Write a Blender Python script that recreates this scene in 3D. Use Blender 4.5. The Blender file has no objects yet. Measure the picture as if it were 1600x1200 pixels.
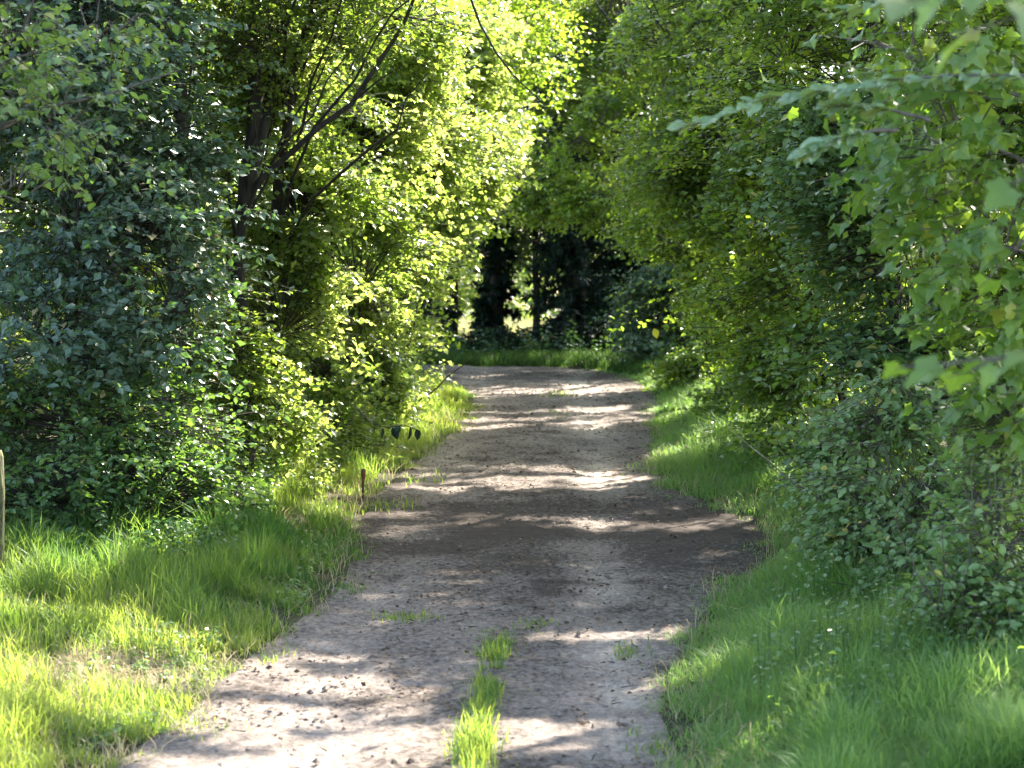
import bpy, math, random
import numpy as np
R = math.radians
SC = bpy.context.scene
COL = SC.collection

# ------------------------------------------------------------------ camera, sky, sun, exposure
F = 3000.0                      # focal length in pixels of the 1600 px wide photograph
HZ = 480.0                      # pixel row of the horizon
ZC = 2.72                       # camera height over the datum
cam = bpy.data.cameras.new('camera'); camo = bpy.data.objects.new('camera', cam); COL.objects.link(camo)
camo.location = (0, 0, ZC)
camo.rotation_euler = (R(90) - math.atan((600 - HZ) / F), 0, 0)
cam.sensor_width = 36; cam.lens = F / 1600 * 36; cam.clip_start = .1; cam.clip_end = 2000
cam.dof.use_dof = True; cam.dof.focus_distance = 15.0; cam.dof.aperture_fstop = 2.8
SC.camera = camo

SUN_AZ, SUN_EL = R(36), R(43)   # ahead and to the right
w = bpy.data.worlds.new('World'); SC.world = w; w.use_nodes = True
nt = w.node_tree; bg = nt.nodes['Background']
sky = nt.nodes.new('ShaderNodeTexSky'); sky.sky_type = 'NISHITA'; sky.sun_disc = False
sky.sun_elevation = SUN_EL; sky.sun_rotation = SUN_AZ
sky.air_density = 1.0; sky.dust_density = 2.0; sky.ozone_density = 1.0
nt.links.new(sky.outputs[0], bg.inputs[0]); bg.inputs[1].default_value = .13
sl = bpy.data.lights.new('sun', 'SUN'); sl.energy = 5.0; sl.angle = R(.53); sl.color = (1, .94, .84)
so = bpy.data.objects.new('sun', sl); COL.objects.link(so)
S = np.array([math.cos(SUN_EL) * math.sin(SUN_AZ), math.cos(SUN_EL) * math.cos(SUN_AZ), math.sin(SUN_EL)])
from mathutils import Vector
so.rotation_euler = Vector(S).to_track_quat('Z', 'Y').to_euler()
SC.view_settings.view_transform = 'Standard'; SC.view_settings.look = 'None'
SC.view_settings.exposure = 2.75; SC.view_settings.gamma = 1
SC.cycles.use_denoising = True
SC.cycles.max_bounces = 8; SC.cycles.diffuse_bounces = 5; SC.cycles.glossy_bounces = 2
SC.cycles.transmission_bounces = 6; SC.cycles.sample_clamp_indirect = 8

# ------------------------------------------------------------------ helpers
rg = np.random.default_rng(7)

def tag(o, label=None, cat=None, group=None, kind=None):
    if label: o['label'] = label
    if cat: o['category'] = cat
    if group: o['group'] = group
    if kind: o['kind'] = kind
    return o

def empty(name, loc, label, cat, group=None):
    o = bpy.data.objects.new(name, None); COL.objects.link(o); o.location = loc
    o.empty_display_size = .2
    return tag(o, label, cat, group)

def hash3(i, j, k, seed=0):
    n = (i * 73856093) ^ (j * 19349663) ^ (k * 83492791) ^ (seed * 2654435)
    n = (n ^ (n >> 13)) * 1274126177 & 0x7fffffff
    n = (n ^ (n >> 15)) * 668265263 & 0x7fffffff
    return ((n ^ (n >> 11)) & 0xffff) / 65535.0

def noise(P, scale, seed=0):
    """value noise in 0..1 at points P (n,3) or (n,2)"""
    P = np.asarray(P, float)
    if P.shape[1] == 2: P = np.c_[P, np.zeros(len(P))]
    Q = P / scale + 1000.0
    I = np.floor(Q).astype(np.int64); f = Q - I; f = f * f * (3 - 2 * f)
    r = 0
    for a in (0, 1):
        for b in (0, 1):
            for c in (0, 1):
                wgt = (f[:, 0] if a else 1 - f[:, 0]) * (f[:, 1] if b else 1 - f[:, 1]) * (f[:, 2] if c else 1 - f[:, 2])
                r = r + wgt * hash3(I[:, 0] + a, I[:, 1] + b, I[:, 2] + c, seed)
    return r

def unit(V):
    return V / np.maximum(np.linalg.norm(V, axis=-1, keepdims=True), 1e-9)

def mesh_np(name, V, faces, mat, parent=None, tint=None, smooth=False):
    """faces: list of (m,k) integer arrays; tint: list of per-face float arrays to match"""
    me = bpy.data.meshes.new(name)
    V = np.asarray(V, np.float32)
    faces = [np.asarray(f, np.int32) for f in faces if len(f)]
    me.vertices.add(len(V)); me.vertices.foreach_set('co', V.ravel())
    lp = np.concatenate([f.ravel() for f in faces])
    tot = np.concatenate([np.full(len(f), f.shape[1], np.int32) for f in faces])
    st = np.r_[0, np.cumsum(tot)[:-1]].astype(np.int32)
    me.loops.add(len(lp)); me.loops.foreach_set('vertex_index', lp)
    me.polygons.add(len(tot)); me.polygons.foreach_set('loop_start', st)
    me.polygons.foreach_set('loop_total', tot)
    me.polygons.foreach_set('use_smooth', np.full(len(tot), smooth))
    me.update(calc_edges=True)
    if tint is not None:
        a = me.attributes.new('tint', 'FLOAT', 'FACE')
        a.data.foreach_set('value', np.concatenate(tint).astype(np.float32))
    me.materials.append(mat)
    o = bpy.data.objects.new(name, me); COL.objects.link(o)
    if parent is not None: o.parent = parent
    return o

# ------------------------------------------------------------------ materials
def mat(name):
    m = bpy.data.materials.new(name); m.use_nodes = True
    n = m.node_tree.nodes; return m, m.node_tree, n, m.node_tree.links

def leaf_mat(name, dark, light, trans_d, trans_l, tf=.45, rough=.42, spec=.5):
    m, t, n, l = mat(name)
    b = n['Principled BSDF']; out = n['Material Output']
    at = n.new('ShaderNodeAttribute'); at.attribute_name = 'tint'
    mx = n.new('ShaderNodeMix'); mx.data_type = 'RGBA'; mx.inputs[6].default_value = (*dark, 1); mx.inputs[7].default_value = (*light, 1)
    ylw = n.new('ShaderNodeMath'); ylw.operation = 'GREATER_THAN'; ylw.inputs[1].default_value = 1.5; l.new(at.outputs['Fac'], ylw.inputs[0])
    my = n.new('ShaderNodeMix'); my.data_type = 'RGBA'; my.inputs[7].default_value = (min(light[0] * 2.2, .5), light[1] * 1.25, light[2] * .9, 1)
    mt = n.new('ShaderNodeMix'); mt.data_type = 'RGBA'; mt.inputs[6].default_value = (*trans_d, 1); mt.inputs[7].default_value = (*trans_l, 1)
    l.new(at.outputs['Fac'], mx.inputs[0]); l.new(at.outputs['Fac'], mt.inputs[0])
    l.new(ylw.outputs[0], my.inputs[0]); l.new(mx.outputs[2], my.inputs[6]); l.new(my.outputs[2], b.inputs['Base Color'])
    b.inputs['Roughness'].default_value = rough; b.inputs['Specular IOR Level'].default_value = spec
    tr = n.new('ShaderNodeBsdfTranslucent'); l.new(mt.outputs[2], tr.inputs[0])
    ms = n.new('ShaderNodeMixShader'); ms.inputs[0].default_value = tf
    l.new(b.outputs[0], ms.inputs[1]); l.new(tr.outputs[0], ms.inputs[2]); l.new(ms.outputs[0], out.inputs[0])
    return m

M_BROAD = leaf_mat('broad_leaf', (.055, .10, .03), (.15, .21, .06), (.20, .34, .03), (.40, .55, .04), .42, .36, .6)
M_DARK = leaf_mat('dark_leaf', (.06, .11, .078), (.18, .24, .175), (.10, .22, .03), (.2, .36, .04), .36, .34, .7)
M_HAZEL = leaf_mat('hazel_leaf', (.05, .09, .025), (.17, .21, .08), (.26, .46, .02), (.74, .82, .20), .54, .30, 1.)
M_OLIVE = leaf_mat('olive_leaf', (.05, .10, .02), (.15, .20, .04), (.24, .44, .02), (.52, .68, .05), .5, .36, .6)
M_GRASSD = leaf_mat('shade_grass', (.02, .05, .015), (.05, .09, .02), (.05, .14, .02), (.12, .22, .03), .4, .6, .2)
M_MAPLE = leaf_mat('maple_leaf', (.05, .11, .02), (.13, .21, .045), (.17, .36, .03), (.38, .55, .04), .42, .36, .6)
M_BRAMBLE = leaf_mat('bramble_leaf', (.06, .13, .045), (.19, .28, .11), (.16, .32, .03), (.34, .50, .06), .4, .34, .65)
M_PALE = leaf_mat('pale_bramble_leaf', (.08, .16, .05), (.23, .33, .13), (.18, .36, .03), (.40, .56, .08), .4, .34, .7)
M_LIME = leaf_mat('lime_leaf', (.13, .21, .10), (.22, .32, .18), (.3, .45, .05), (.5, .6, .08), .3, .27, 1.)
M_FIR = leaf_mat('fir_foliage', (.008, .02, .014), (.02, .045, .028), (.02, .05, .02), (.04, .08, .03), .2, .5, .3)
M_GRASS = leaf_mat('grass_blade', (.04, .11, .03), (.20, .25, .05), (.12, .32, .04), (.58, .66, .09), .5, .5, .4)
M_GRASSR = leaf_mat('fine_grass_blade', (.09, .20, .05), (.19, .31, .10), (.20, .42, .05), (.42, .60, .12), .5, .5, .5)
M_STRAW = leaf_mat('dry_grass', (.3, .24, .13), (.5, .43, .26), (.4, .34, .15), (.6, .5, .3), .35, .6, .3)
M_LITTER = leaf_mat('dead_leaf', (.05, .03, .02), (.22, .14, .08), (.1, .05, .02), (.2, .1, .04), .15, .6, .3)
M_YELLOW = leaf_mat('yellow_leaf', (.6, .55, .03), (.75, .65, .05), (.7, .65, .03), (.8, .75, .05), .5, .5, .4)

def bark(name, c0, c1, scale=18):
    m, t, n, l = mat(name); b = n['Principled BSDF']
    tc = n.new('ShaderNodeTexCoord'); mp = n.new('ShaderNodeMapping'); mp.inputs['Scale'].default_value = (1, 1, .25)
    ns = n.new('ShaderNodeTexNoise'); ns.inputs['Scale'].default_value = scale; ns.inputs['Detail'].default_value = 6
    cr = n.new('ShaderNodeValToRGB'); cr.color_ramp.elements[0].color = (*c0, 1); cr.color_ramp.elements[1].color = (*c1, 1)
    cr.color_ramp.elements[0].position = .35; cr.color_ramp.elements[1].position = .7
    bp = n.new('ShaderNodeBump'); bp.inputs['Strength'].default_value = .7; bp.inputs['Distance'].default_value = .02
    l.new(tc.outputs['Object'], mp.inputs[0]); l.new(mp.outputs[0], ns.inputs['Vector']); l.new(ns.outputs[0], cr.inputs[0])
    l.new(cr.outputs[0], b.inputs['Base Color']); l.new(ns.outputs[0], bp.inputs['Height']); l.new(bp.outputs[0], b.inputs['Normal'])
    b.inputs['Roughness'].default_value = .9
    return m
M_BARK = bark('dark_bark', (.02, .016, .012), (.06, .047, .035))
M_BARKG = bark('grey_bark', (.06, .05, .04), (.18, .15, .12))
M_MOSS = bark('mossy_wood', (.05, .045, .025), (.17, .17, .06), 45)
M_RUST = bark('rusty_metal', (.10, .03, .015), (.22, .07, .035), 40)

def dirt(name, cols, scale):
    m, t, n, l = mat(name); b = n['Principled BSDF']
    tc = n.new('ShaderNodeTexCoord')
    n1 = n.new('ShaderNodeTexNoise'); n1.inputs['Scale'].default_value = scale; n1.inputs['Detail'].default_value = 8; n1.inputs['Roughness'].default_value = .65
    n2 = n.new('ShaderNodeTexNoise'); n2.inputs['Scale'].default_value = scale * 16; n2.inputs['Detail'].default_value = 8; n2.inputs['Roughness'].default_value = .75
    at = n.new('ShaderNodeAttribute'); at.attribute_name = 'tint'
    a1 = n.new('ShaderNodeMath'); a1.operation = 'MULTIPLY_ADD'; a1.inputs[1].default_value = .8
    l.new(n1.outputs[0], a1.inputs[0]); l.new(at.outputs['Fac'], a1.inputs[2])
    a2 = n.new('ShaderNodeMath'); a2.operation = 'MULTIPLY_ADD'; a2.inputs[1].default_value = 1.7
    l.new(n2.outputs[0], a2.inputs[0]); l.new(a1.outputs[0], a2.inputs[2])
    a3 = n.new('ShaderNodeMath'); a3.operation = 'SUBTRACT'; a3.inputs[1].default_value = 1.25; l.new(a2.outputs[0], a3.inputs[0])
    cr = n.new('ShaderNodeValToRGB'); e = cr.color_ramp.elements
    e[0].color = (*cols[0], 1); e[0].position = .1; e[1].color = (*cols[-1], 1); e[1].position = .9
    for i, c in enumerate(cols[1:-1]):
        k = e.new(.1 + .8 * (i + 1) / (len(cols) - 1)); k.color = (*c, 1)
    l.new(a3.outputs[0], cr.inputs[0]); l.new(cr.outputs[0], b.inputs['Base Color'])
    bp = n.new('ShaderNodeBump'); bp.inputs['Strength'].default_value = .8; bp.inputs['Distance'].default_value = .02
    l.new(n2.outputs[0], bp.inputs['Height']); l.new(bp.outputs[0], b.inputs['Normal'])
    for k in ('Object',):
        l.new(tc.outputs[k], n1.inputs['Vector']); l.new(tc.outputs[k], n2.inputs['Vector'])
    b.inputs['Roughness'].default_value = .95; b.inputs['Specular IOR Level'].default_value = .25
    return m
M_PATH = dirt('track_dirt', [(.06, .044, .034), (.18, .145, .12), (.295, .238, .195), (.46, .38, .305)], 1.6)
M_SOIL = dirt('soil', [(.03, .035, .015), (.06, .06, .025), (.09, .08, .04), (.42, .36, .29)], 3)
M_MEADOW = leaf_mat('meadow', (.2, .22, .08), (.4, .36, .18), (.3, .3, .1), (.5, .45, .2), .3, .8, .2)

# ------------------------------------------------------------------ ground shape
def zprof(y):
    y = np.asarray(y, float)
    t = np.clip((y - 27) / 8, 0, 1)
    return np.where(y < 27, .056 * y, .056 * 27 + .056 * 8 * (t - t * t / 2))

def G(px, py):
    """the world x, y of the ground seen at a photo pixel (level part of the track)"""
    d = np.linspace(4, 60, 6000)
    row = HZ + F * (ZC - zprof(d)) / d
    y = float(np.interp(-py, -row, d))
    return (px - 800) / F * y, y

left_px = [(-40, 1330), (120, 1240), (205, 1180), (330, 1085), (400, 1020), (480, 960), (535, 905), (545, 860), (560, 820), (575, 790), (600, 760), (650, 722), (700, 680), (735, 640), (738, 618), (700, 602)]
right_px = [(1120, 1330), (1070, 1220), (1040, 1120), (1045, 1060), (1080, 1000), (1130, 930), (1190, 880), (1212, 850), (1180, 812), (1100, 785), (1045, 765), (1015, 720), (1020, 660), (1032, 625), (1010, 606)]
LE = np.array([G(*p) for p in left_px]); RE = np.array([G(*p) for p in right_px])
LE = np.r_[[[-1.6, -20], [-1.6, 0]], LE, [[-1.6, 30.0], [-3.2, 30.6], [-6, 31.0], [-14, 31.5]]]
RE = np.r_[[[1.1, -20], [1.1, 0]], RE, [[1.7, 30.6], [1.0, 32], [-2, 33.2], [-7, 34], [-14, 34.2]]]
def edge_l(y): return np.interp(y, LE[:, 1], LE[:, 0])
def edge_r(y):
    return np.interp(y, RE[:, 1], RE[:, 0])
def on_path(x, y):
    """signed: >0 inside the track (metres, approx)"""
    nz = (noise(np.c_[x, y], .35, 3) - .5) * .28 + (noise(np.c_[x, y], .1, 4) - .5) * .1
    return np.minimum(x - edge_l(y), edge_r(y) - x) + nz
def bank(x, y):
    d = np.maximum(x - edge_r(y) - .1, 0); e = np.maximum(edge_l(y) - x - .1, 0)
    near = np.clip((34 - y) / 6, 0, 1)
    return (np.minimum(d * .16, .55) + np.minimum(e * .05, .25)) * near
def gz(x, y):
    return zprof(y) + bank(x, y) + (noise(np.c_[x, y], 1.3, 9) - .5) * .05

def grid(xs, ys):
    X, Y = np.meshgrid(xs, ys); n, m = X.shape
    i = np.arange(n * m).reshape(n, m)
    f = np.stack([i[:-1, :-1], i[:-1, 1:], i[1:, 1:], i[1:, :-1]], -1).reshape(-1, 4)
    return X.ravel(), Y.ravel(), f
xs = np.unique(np.r_[np.linspace(-400, -14, 20), np.arange(-14, 14, .14), np.linspace(14, 400, 20)])
ys = np.unique(np.r_[np.linspace(-80, 0, 20), np.arange(0, 44, .14), np.geomspace(44, 900, 40)])
X, Y, f = grid(xs, ys)
inside = np.clip(np.minimum(X - edge_l(Y), edge_r(Y) - X) / .15, 0, 1) * (Y < 34.2) * (X > -14)
Z = gz(X, Y) - .06 * inside
fc = X[f].mean(1), Y[f].mean(1)
ti = .35 * noise(np.c_[fc[0], fc[1]], 2.0, 5) + .15
bx_, by_ = G(165, 1065); ti = ti + 1.6 * np.exp(-(((fc[0] - bx_) / .4) ** 2 + ((fc[1] - by_) / .4) ** 2))
g = mesh_np('ground', np.c_[X, Y, Z], [f], M_SOIL, tint=[ti], smooth=True); tag(g, kind='structure')

# the track: fine relief with two ruts and clods
ys = np.concatenate([np.arange(-20, 5, .2), np.arange(5, 18, .028), np.arange(18, 34.1, .05)])
us = np.linspace(0, 1, 130)
U, Yp, f = grid(us, ys)
el, er = edge_l(Yp) - .12, edge_r(Yp) + .12
Xp = el + (er - el) * U
P2 = np.c_[Xp, Yp]
cx = np.interp(Yp, [0, 9, 14, 20, 30], [-.1, -.17, -.1, .2, .3])       # middle ridge of the track
rut = -.022 * np.exp(-((Xp - cx - .72) / .24) ** 2) - .018 * np.exp(-((Xp - cx + .8) / .28) ** 2)
cl = (noise(P2, .09, 11) - .5) * .010 + (noise(P2, .04, 12) - .5) * .016 + (noise(P2, .3, 13) - .5) * .007
ragged = np.maximum(noise(P2, .12, 21) - .62, 0) * .035 * (noise(P2, .8, 22) > .45)
edge = np.minimum(U, 1 - U) * (er - el)
Zp = zprof(Yp) + .012 + rut + cl + ragged - .09 * np.clip((.14 - edge) / .14, 0, 1)
fx, fy = Xp[f].mean(1), Yp[f].mean(1); fp = np.c_[fx, fy]
fcx = np.interp(fy, [0, 9, 14, 20, 30], [-.1, -.17, -.1, .2, .3])
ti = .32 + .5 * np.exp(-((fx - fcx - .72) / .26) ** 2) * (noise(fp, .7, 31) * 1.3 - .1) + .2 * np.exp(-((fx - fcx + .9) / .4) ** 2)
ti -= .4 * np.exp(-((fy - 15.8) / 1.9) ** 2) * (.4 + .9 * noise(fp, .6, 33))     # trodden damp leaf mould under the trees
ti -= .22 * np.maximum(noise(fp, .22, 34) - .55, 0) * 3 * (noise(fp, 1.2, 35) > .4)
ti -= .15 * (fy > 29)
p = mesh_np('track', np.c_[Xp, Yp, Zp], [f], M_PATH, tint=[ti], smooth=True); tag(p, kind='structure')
p.name = 'path'

# ------------------------------------------------------------------ where the sun comes through the crowns
def poly(pts): return np.array([G(*p) for p in pts])
def in_poly(x, y, Q):
    r = np.zeros(len(x), bool); n = len(Q)
    for i in range(n):
        x0, y0 = Q[i]; x1, y1 = Q[(i + 1) % n]
        c = ((y0 > y) != (y1 > y)) & (x < (x1 - x0) * (y - y0) / (y1 - y0 + 1e-12) + x0)
        r ^= c
    return r
LIT = [(poly([(-500, 975), (60, 985), (230, 995), (330, 1020), (400, 1025), (640, 1032), (560, 1065), (600, 1085), (640, 1100), (760, 1130), (950, 1140), (840, 1200), (780, 1320), (-500, 1320)]), .33),
       (poly([(430, 758), (560, 765), (560, 800), (800, 803), (1015, 818), (1000, 829), (700, 829), (560, 834), (430, 826)]), .36),
       (poly([(560, 735), (690, 724), (1005, 738), (1012, 765), (780, 768), (560, 775)]), .38),
       (poly([(560, 700), (640, 690), (640, 655), (880, 655), (870, 668), (720, 676), (650, 705), (560, 730)]), .36),
       (poly([(560, 612), (735, 612), (740, 640), (990, 632), (990, 646), (700, 652), (640, 700), (560, 700)]), .38),
       (poly([(700, 604), (1045, 596), (1045, 606), (990, 614), (740, 622)]), .42)]
def lit_ground(x, y):
    nz = .45 * noise(np.c_[x * .5, y * 2.0], .42, 51) + .55 * noise(np.c_[x * .5, y * 2.6], .26, 52)
    jx = (noise(np.c_[x, y], .3, 53) - .5) * .6; jy = (noise(np.c_[x, y], .25, 54) - .5) * .4
    r = np.zeros(len(x), bool)
    for Q, th in LIT: r |= in_poly(x + jx, y + jy, Q) & (nz > th)
    r |= (noise(np.c_[x * .6, y * 1.3], .3, 55) > .84) & (np.abs(x) < 3)
    r |= (noise(np.c_[x * .55, y * 1.5], .26, 59) > .80) & (np.abs(x) < 2.2) & (y > 12) & (y < 16.5)
    r |= y > 47
    return r
def keep_sun(P, own_hedge=False, thin=0):
    """False for foliage that would close the gaps through which the sun reaches the clearing"""
    t = (P[:, 2] - zprof(P[:, 1])) / S[2]; q = P - S * t[:, None]
    t = (P[:, 2] - zprof(q[:, 1])) / S[2]; q = P - S * t[:, None]
    if not own_hedge:
        k0 = ~((noise(q[:, :2], .2, 58) > .70) & (q[:, 0] > edge_r(q[:, 1]) + .3) & (P[:, 2] > 3) & (q[:, 1] > 13))
    k = ~lit_ground(q[:, 0], q[:, 1]) | (P[:, 2] < zprof(P[:, 1]) + 1.0)
    if thin: k &= ~((noise(q[:, :2], .28, 59) > thin) & (q[:, 0] > .5 + .6 * (noise(q[:, :2], .8, 60) - .5)) & (q[:, 1] > 13.2))
    if not own_hedge:
        k &= k0
        if thin:
            for zk in (4.8, 5.8, 6.8, 7.8):
                q = P - S * ((P[:, 2] - zk) / S[2])[:, None]
                k &= ~((q[:, 0] > -1.2) & (q[:, 0] < 2.6) & (q[:, 1] > 27.5) & (q[:, 1] < 34) & (P[:, 2] > zk + 1) & (noise(q, .6, 56) > .4))
        for zk, xm in ((1.7, -1.6), (2.5, -1.1), (3.5, -.6), (4.5, -.1), (5.5, .2), (6.5, .3), (7.5, .3)):
            q = P - S * ((P[:, 2] - zk) / S[2])[:, None]
            inb = (q[:, 0] > -3.4) & (q[:, 0] < xm) & (q[:, 1] > 16.6) & (q[:, 1] < 28.5) & (P[:, 2] > zk + 1.2)
            k &= ~(inb & (noise(q, .5, 57) > .22))
    return k

# ------------------------------------------------------------------ foliage
T_SIMPLE = (np.array([(0, 0, 0), (-.34, .45, .1), (0, .5, 0), (.34, .45, .1), (0, 1, -.06)]),
            [(0, 2, 1), (0, 3, 2), (1, 2, 4), (2, 3, 4)])
T_OVAL = (np.array([(0, 0, 0), (-.27, .22, .07), (-.33, .5, .09), (-.18, .8, .05), (0, 1, -.1), (.18, .8, .05), (.33, .5, .09), (.27, .22, .07), (0, .3, 0), (0, .68, -.02)]),
          [(0, 8, 1), (0, 7, 8), (1, 8, 2), (7, 6, 8), (2, 8, 9), (6, 9, 8), (2, 9, 3), (6, 5, 9), (3, 9, 4), (5, 4, 9)])
_mp = [(0, 0), (-.2, .02), (-.44, -.04), (-.42, .2), (-.58, .44), (-.46, .52), (-.3, .56), (-.24, .72), (-.13, .84), (0, 1.),
       (.13, .86), (.26, .7), (.3, .55), (.44, .54), (.56, .46), (.43, .2), (.46, -.02), (.2, .03)]
T_MAPLE = (np.array([(x, y, .25 * abs(x) - .28 * y * y) for x, y in _mp] + [(0, .3, 0)]),
           [(18, (i + 1) % 18, i) for i in range(18)])
T_NARROW = (np.array([(0, 0, 0), (-.16, .4, .04), (0, .45, -.02), (.16, .4, .04), (0, 1, -.12)]), [(0, 2, 1), (0, 3, 2), (1, 2, 4), (2, 3, 4)])

def leaves(name, P, D, N, size, tint, tmpl, m, parent, base):
    D = unit(D); N = unit(N - (N * D).sum(1, keepdims=True) * D); W = np.cross(D, N)
    TV, TF = tmpl; k = len(TV)
    P = P - np.asarray(base)
    V = P[:, None, :] + size[:, None, None] * (TV[None, :, 0, None] * W[:, None] + TV[None, :, 1, None] * D[:, None] + TV[None, :, 2, None] * N[:, None])
    off = (np.arange(len(P)) * k)[:, None, None]
    Fc = (off + np.array(TF)[None]).reshape(-1, 3)
    return mesh_np(name, V.reshape(-1, 3), [Fc], m, parent, [np.repeat(tint, len(TF))])

class Wood:
    """collects tapered tubes into one mesh"""
    def __init__(s): s.V = []; s.F = []; s.n = 0
    def tube(s, pts, rad, sides=7):
        pts = np.asarray(pts, float); rad = np.asarray(rad, float)
        T = unit(np.gradient(pts, axis=0))
        ref = np.array([.0, 0, 1]) if abs(T[:, 2]).mean() < .8 else np.array([0, 1., 0])
        A = unit(np.cross(T, ref)); B = np.cross(T, A)
        a = np.linspace(0, 2 * math.pi, sides, endpoint=False)
        ring = pts[:, None] + rad[:, None, None] * (np.cos(a)[None, :, None] * A[:, None] + np.sin(a)[None, :, None] * B[:, None])
        n = len(pts); i = s.n + np.arange(n * sides).reshape(n, sides); j = np.roll(i, -1, 1)
        s.V.append(ring.reshape(-1, 3)); s.F.append(np.stack([i[:-1], j[:-1], j[1:], i[1:]], -1).reshape(-1, 4))
        s.n += n * sides
    def twigs(s, A, B, r0, r1):
        D = unit(B - A); ref = np.where(np.abs(D[:, 2:3]) > .9, np.array([[1., 0, 0]]), np.array([[0, 0, 1.]]))
        U = unit(np.cross(D, ref)); W = np.cross(D, U); n = len(A)
        V = []
        for c, r in ((A, r0), (B, r1)):
            for k in range(3):
                a = k * 2.0944; V.append(c + r * (math.cos(a) * U + math.sin(a) * W))
        V = np.stack(V, 1).reshape(-1, 3); o = s.n + (np.arange(n) * 6)[:, None]
        for k in range(3):
            k2 = (k + 1) % 3; s.F.append(o + np.array([[k, k2, k2 + 3, k + 3]]))
        s.V.append(V); s.n += n * 6
    def build(s, name, m, parent, base):
        return mesh_np(name, np.concatenate(s.V) - np.asarray(base), [np.concatenate(s.F)], m, parent, smooth=True)

def curve(a, b, n=8, sag=0., wob=.06, r=None):
    r = r or rg
    a = np.asarray(a, float); b = np.asarray(b, float); t = np.linspace(0, 1, n)[:, None]
    L = np.linalg.norm(b - a); P = a + (b - a) * t; P[:, 2] += sag * L * (t[:, 0] * (1 - t[:, 0])) * 4
    w_ = np.cumsum(r.normal(size=(n, 3)), 0) * wob * L / n ** .5; w_ -= w_[0] * (1 - t) + w_[-1] * t
    return P + w_ * .5

def in_view(P, m=.04):
    """rough test: could this part of a crown show in the photograph"""
    y = np.maximum(P[:, 1], .1)
    return (P[:, 1] > 1) & (np.abs(P[:, 0] / y) < 800 / F + m) & ((P[:, 2] - ZC) / y < HZ / F + m)

def crown(root, base, blobs, n_spray, size, nl, tl, tmpl, m, wood, axis=None, clump=(.7, .35), own=False, droop=.15, flat=.45, tint=(.0, 1.), name='crown', seed=1, shell=.5, sun=True, sig=.45, face=(0, 0, 0), thin=0):
    """sprays of leaves on twigs, spread through the ellipsoids of blobs"""
    r = np.random.default_rng(seed)
    B = np.array([b[:6] for b in blobs], float); vol = B[:, 3] * B[:, 4] * B[:, 5]
    wt = np.array([b[6] if len(b) > 6 else 1. for b in blobs]) * vol ** .8; wt /= wt.sum()
    k = r.choice(len(B), int(n_spray * 2.4), p=wt)
    v = unit(r.normal(size=(len(k), 3))) * (r.random(len(k)) ** (1 / 3 * (1 - shell) + .01))[:, None]
    v *= (1 + .9 * (noise(v * 1.2 + B[k, :3], .45, seed) - .5))[:, None]
    P = B[k, :3] + v * B[k, 3:6]
    P = B[k, :3] + (P - B[k, :3]) * np.where(r.random(len(k)) < .14, 1.1 + .4 * r.random(len(k)), 1.)[:, None]
    keep = noise(P, clump[0], seed + 3) > clump[1]
    keep &= P[:, 2] > zprof(P[:, 1]) + .12
    P = P[keep][:n_spray]; v = v[keep][:n_spray]
    n = len(P)
    out = unit(v * np.array([1, 1, .6]) + r.normal(size=(n, 3)) * .35)
    out[:, 2] = out[:, 2] * flat - droop * r.random(n); out = unit(out)
    L = tl * (.6 + .8 * r.random(n))
    A = P - out * (L * .5)[:, None]; E = P + out * (L * .5)[:, None]; E[:, 2] -= L * .12
    t = ((np.arange(nl) + .7) / nl)[None, :] + r.normal(size=(n, nl)) * .04
    side = np.where(np.arange(nl) % 2, 1., -1.)[None, :, None]
    LP = A[:, None] + (E - A)[:, None] * t[..., None]
    up = unit(np.array([0, 0, 1.]) + r.normal(size=(n, 3)) * .28)
    lat = unit(np.cross(out, up))
    LD = out[:, None] * .55 + lat[:, None] * side * .9 + r.normal(size=(n, nl, 3)) * .35; LD[..., 2] -= droop
    LN = up[:, None] + np.array(face, float) + r.normal(size=(n, nl, 3)) * sig
    LP = LP.reshape(-1, 3); LD = LD.reshape(-1, 3); LN = LN.reshape(-1, 3)
    sz = size * (.45 + .95 * r.random(len(LP)))
    st = np.repeat(noise(P, .9, seed + 5), nl)
    tt = np.clip(tint[0] + (tint[1] - tint[0]) * (.55 * st + .55 * r.random(len(LP)) ** 1.3 - .05), 0, 1)
    tt = np.where(r.random(len(LP)) < .025, 2., tt)
    kk = keep_sun(LP, own, thin) if sun else np.ones(len(LP), bool)
    if kk.sum() < 10: kk[:10] = True
    o = leaves(name, LP[kk], LD[kk], LN[kk], sz[kk], tt[kk], tmpl, m, root, base)
    sk = keep_sun(P, own, thin) if sun else np.ones(n, bool)
    if wood is not None and sk.any():
        wood.twigs(A[sk], E[sk], .0045 if size > .03 else .003, .0015)
        # feeder branchlets towards the nearest blob centre
        idx = np.where(sk)[0][::3]
        c = B[k[keep][:n_spray][idx], :3]
        mid = A[idx] + (c - A[idx]) * .55; mid[:, 2] -= .08
        wood.twigs(mid, A[idx], .007, .0035)
    return o

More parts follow.
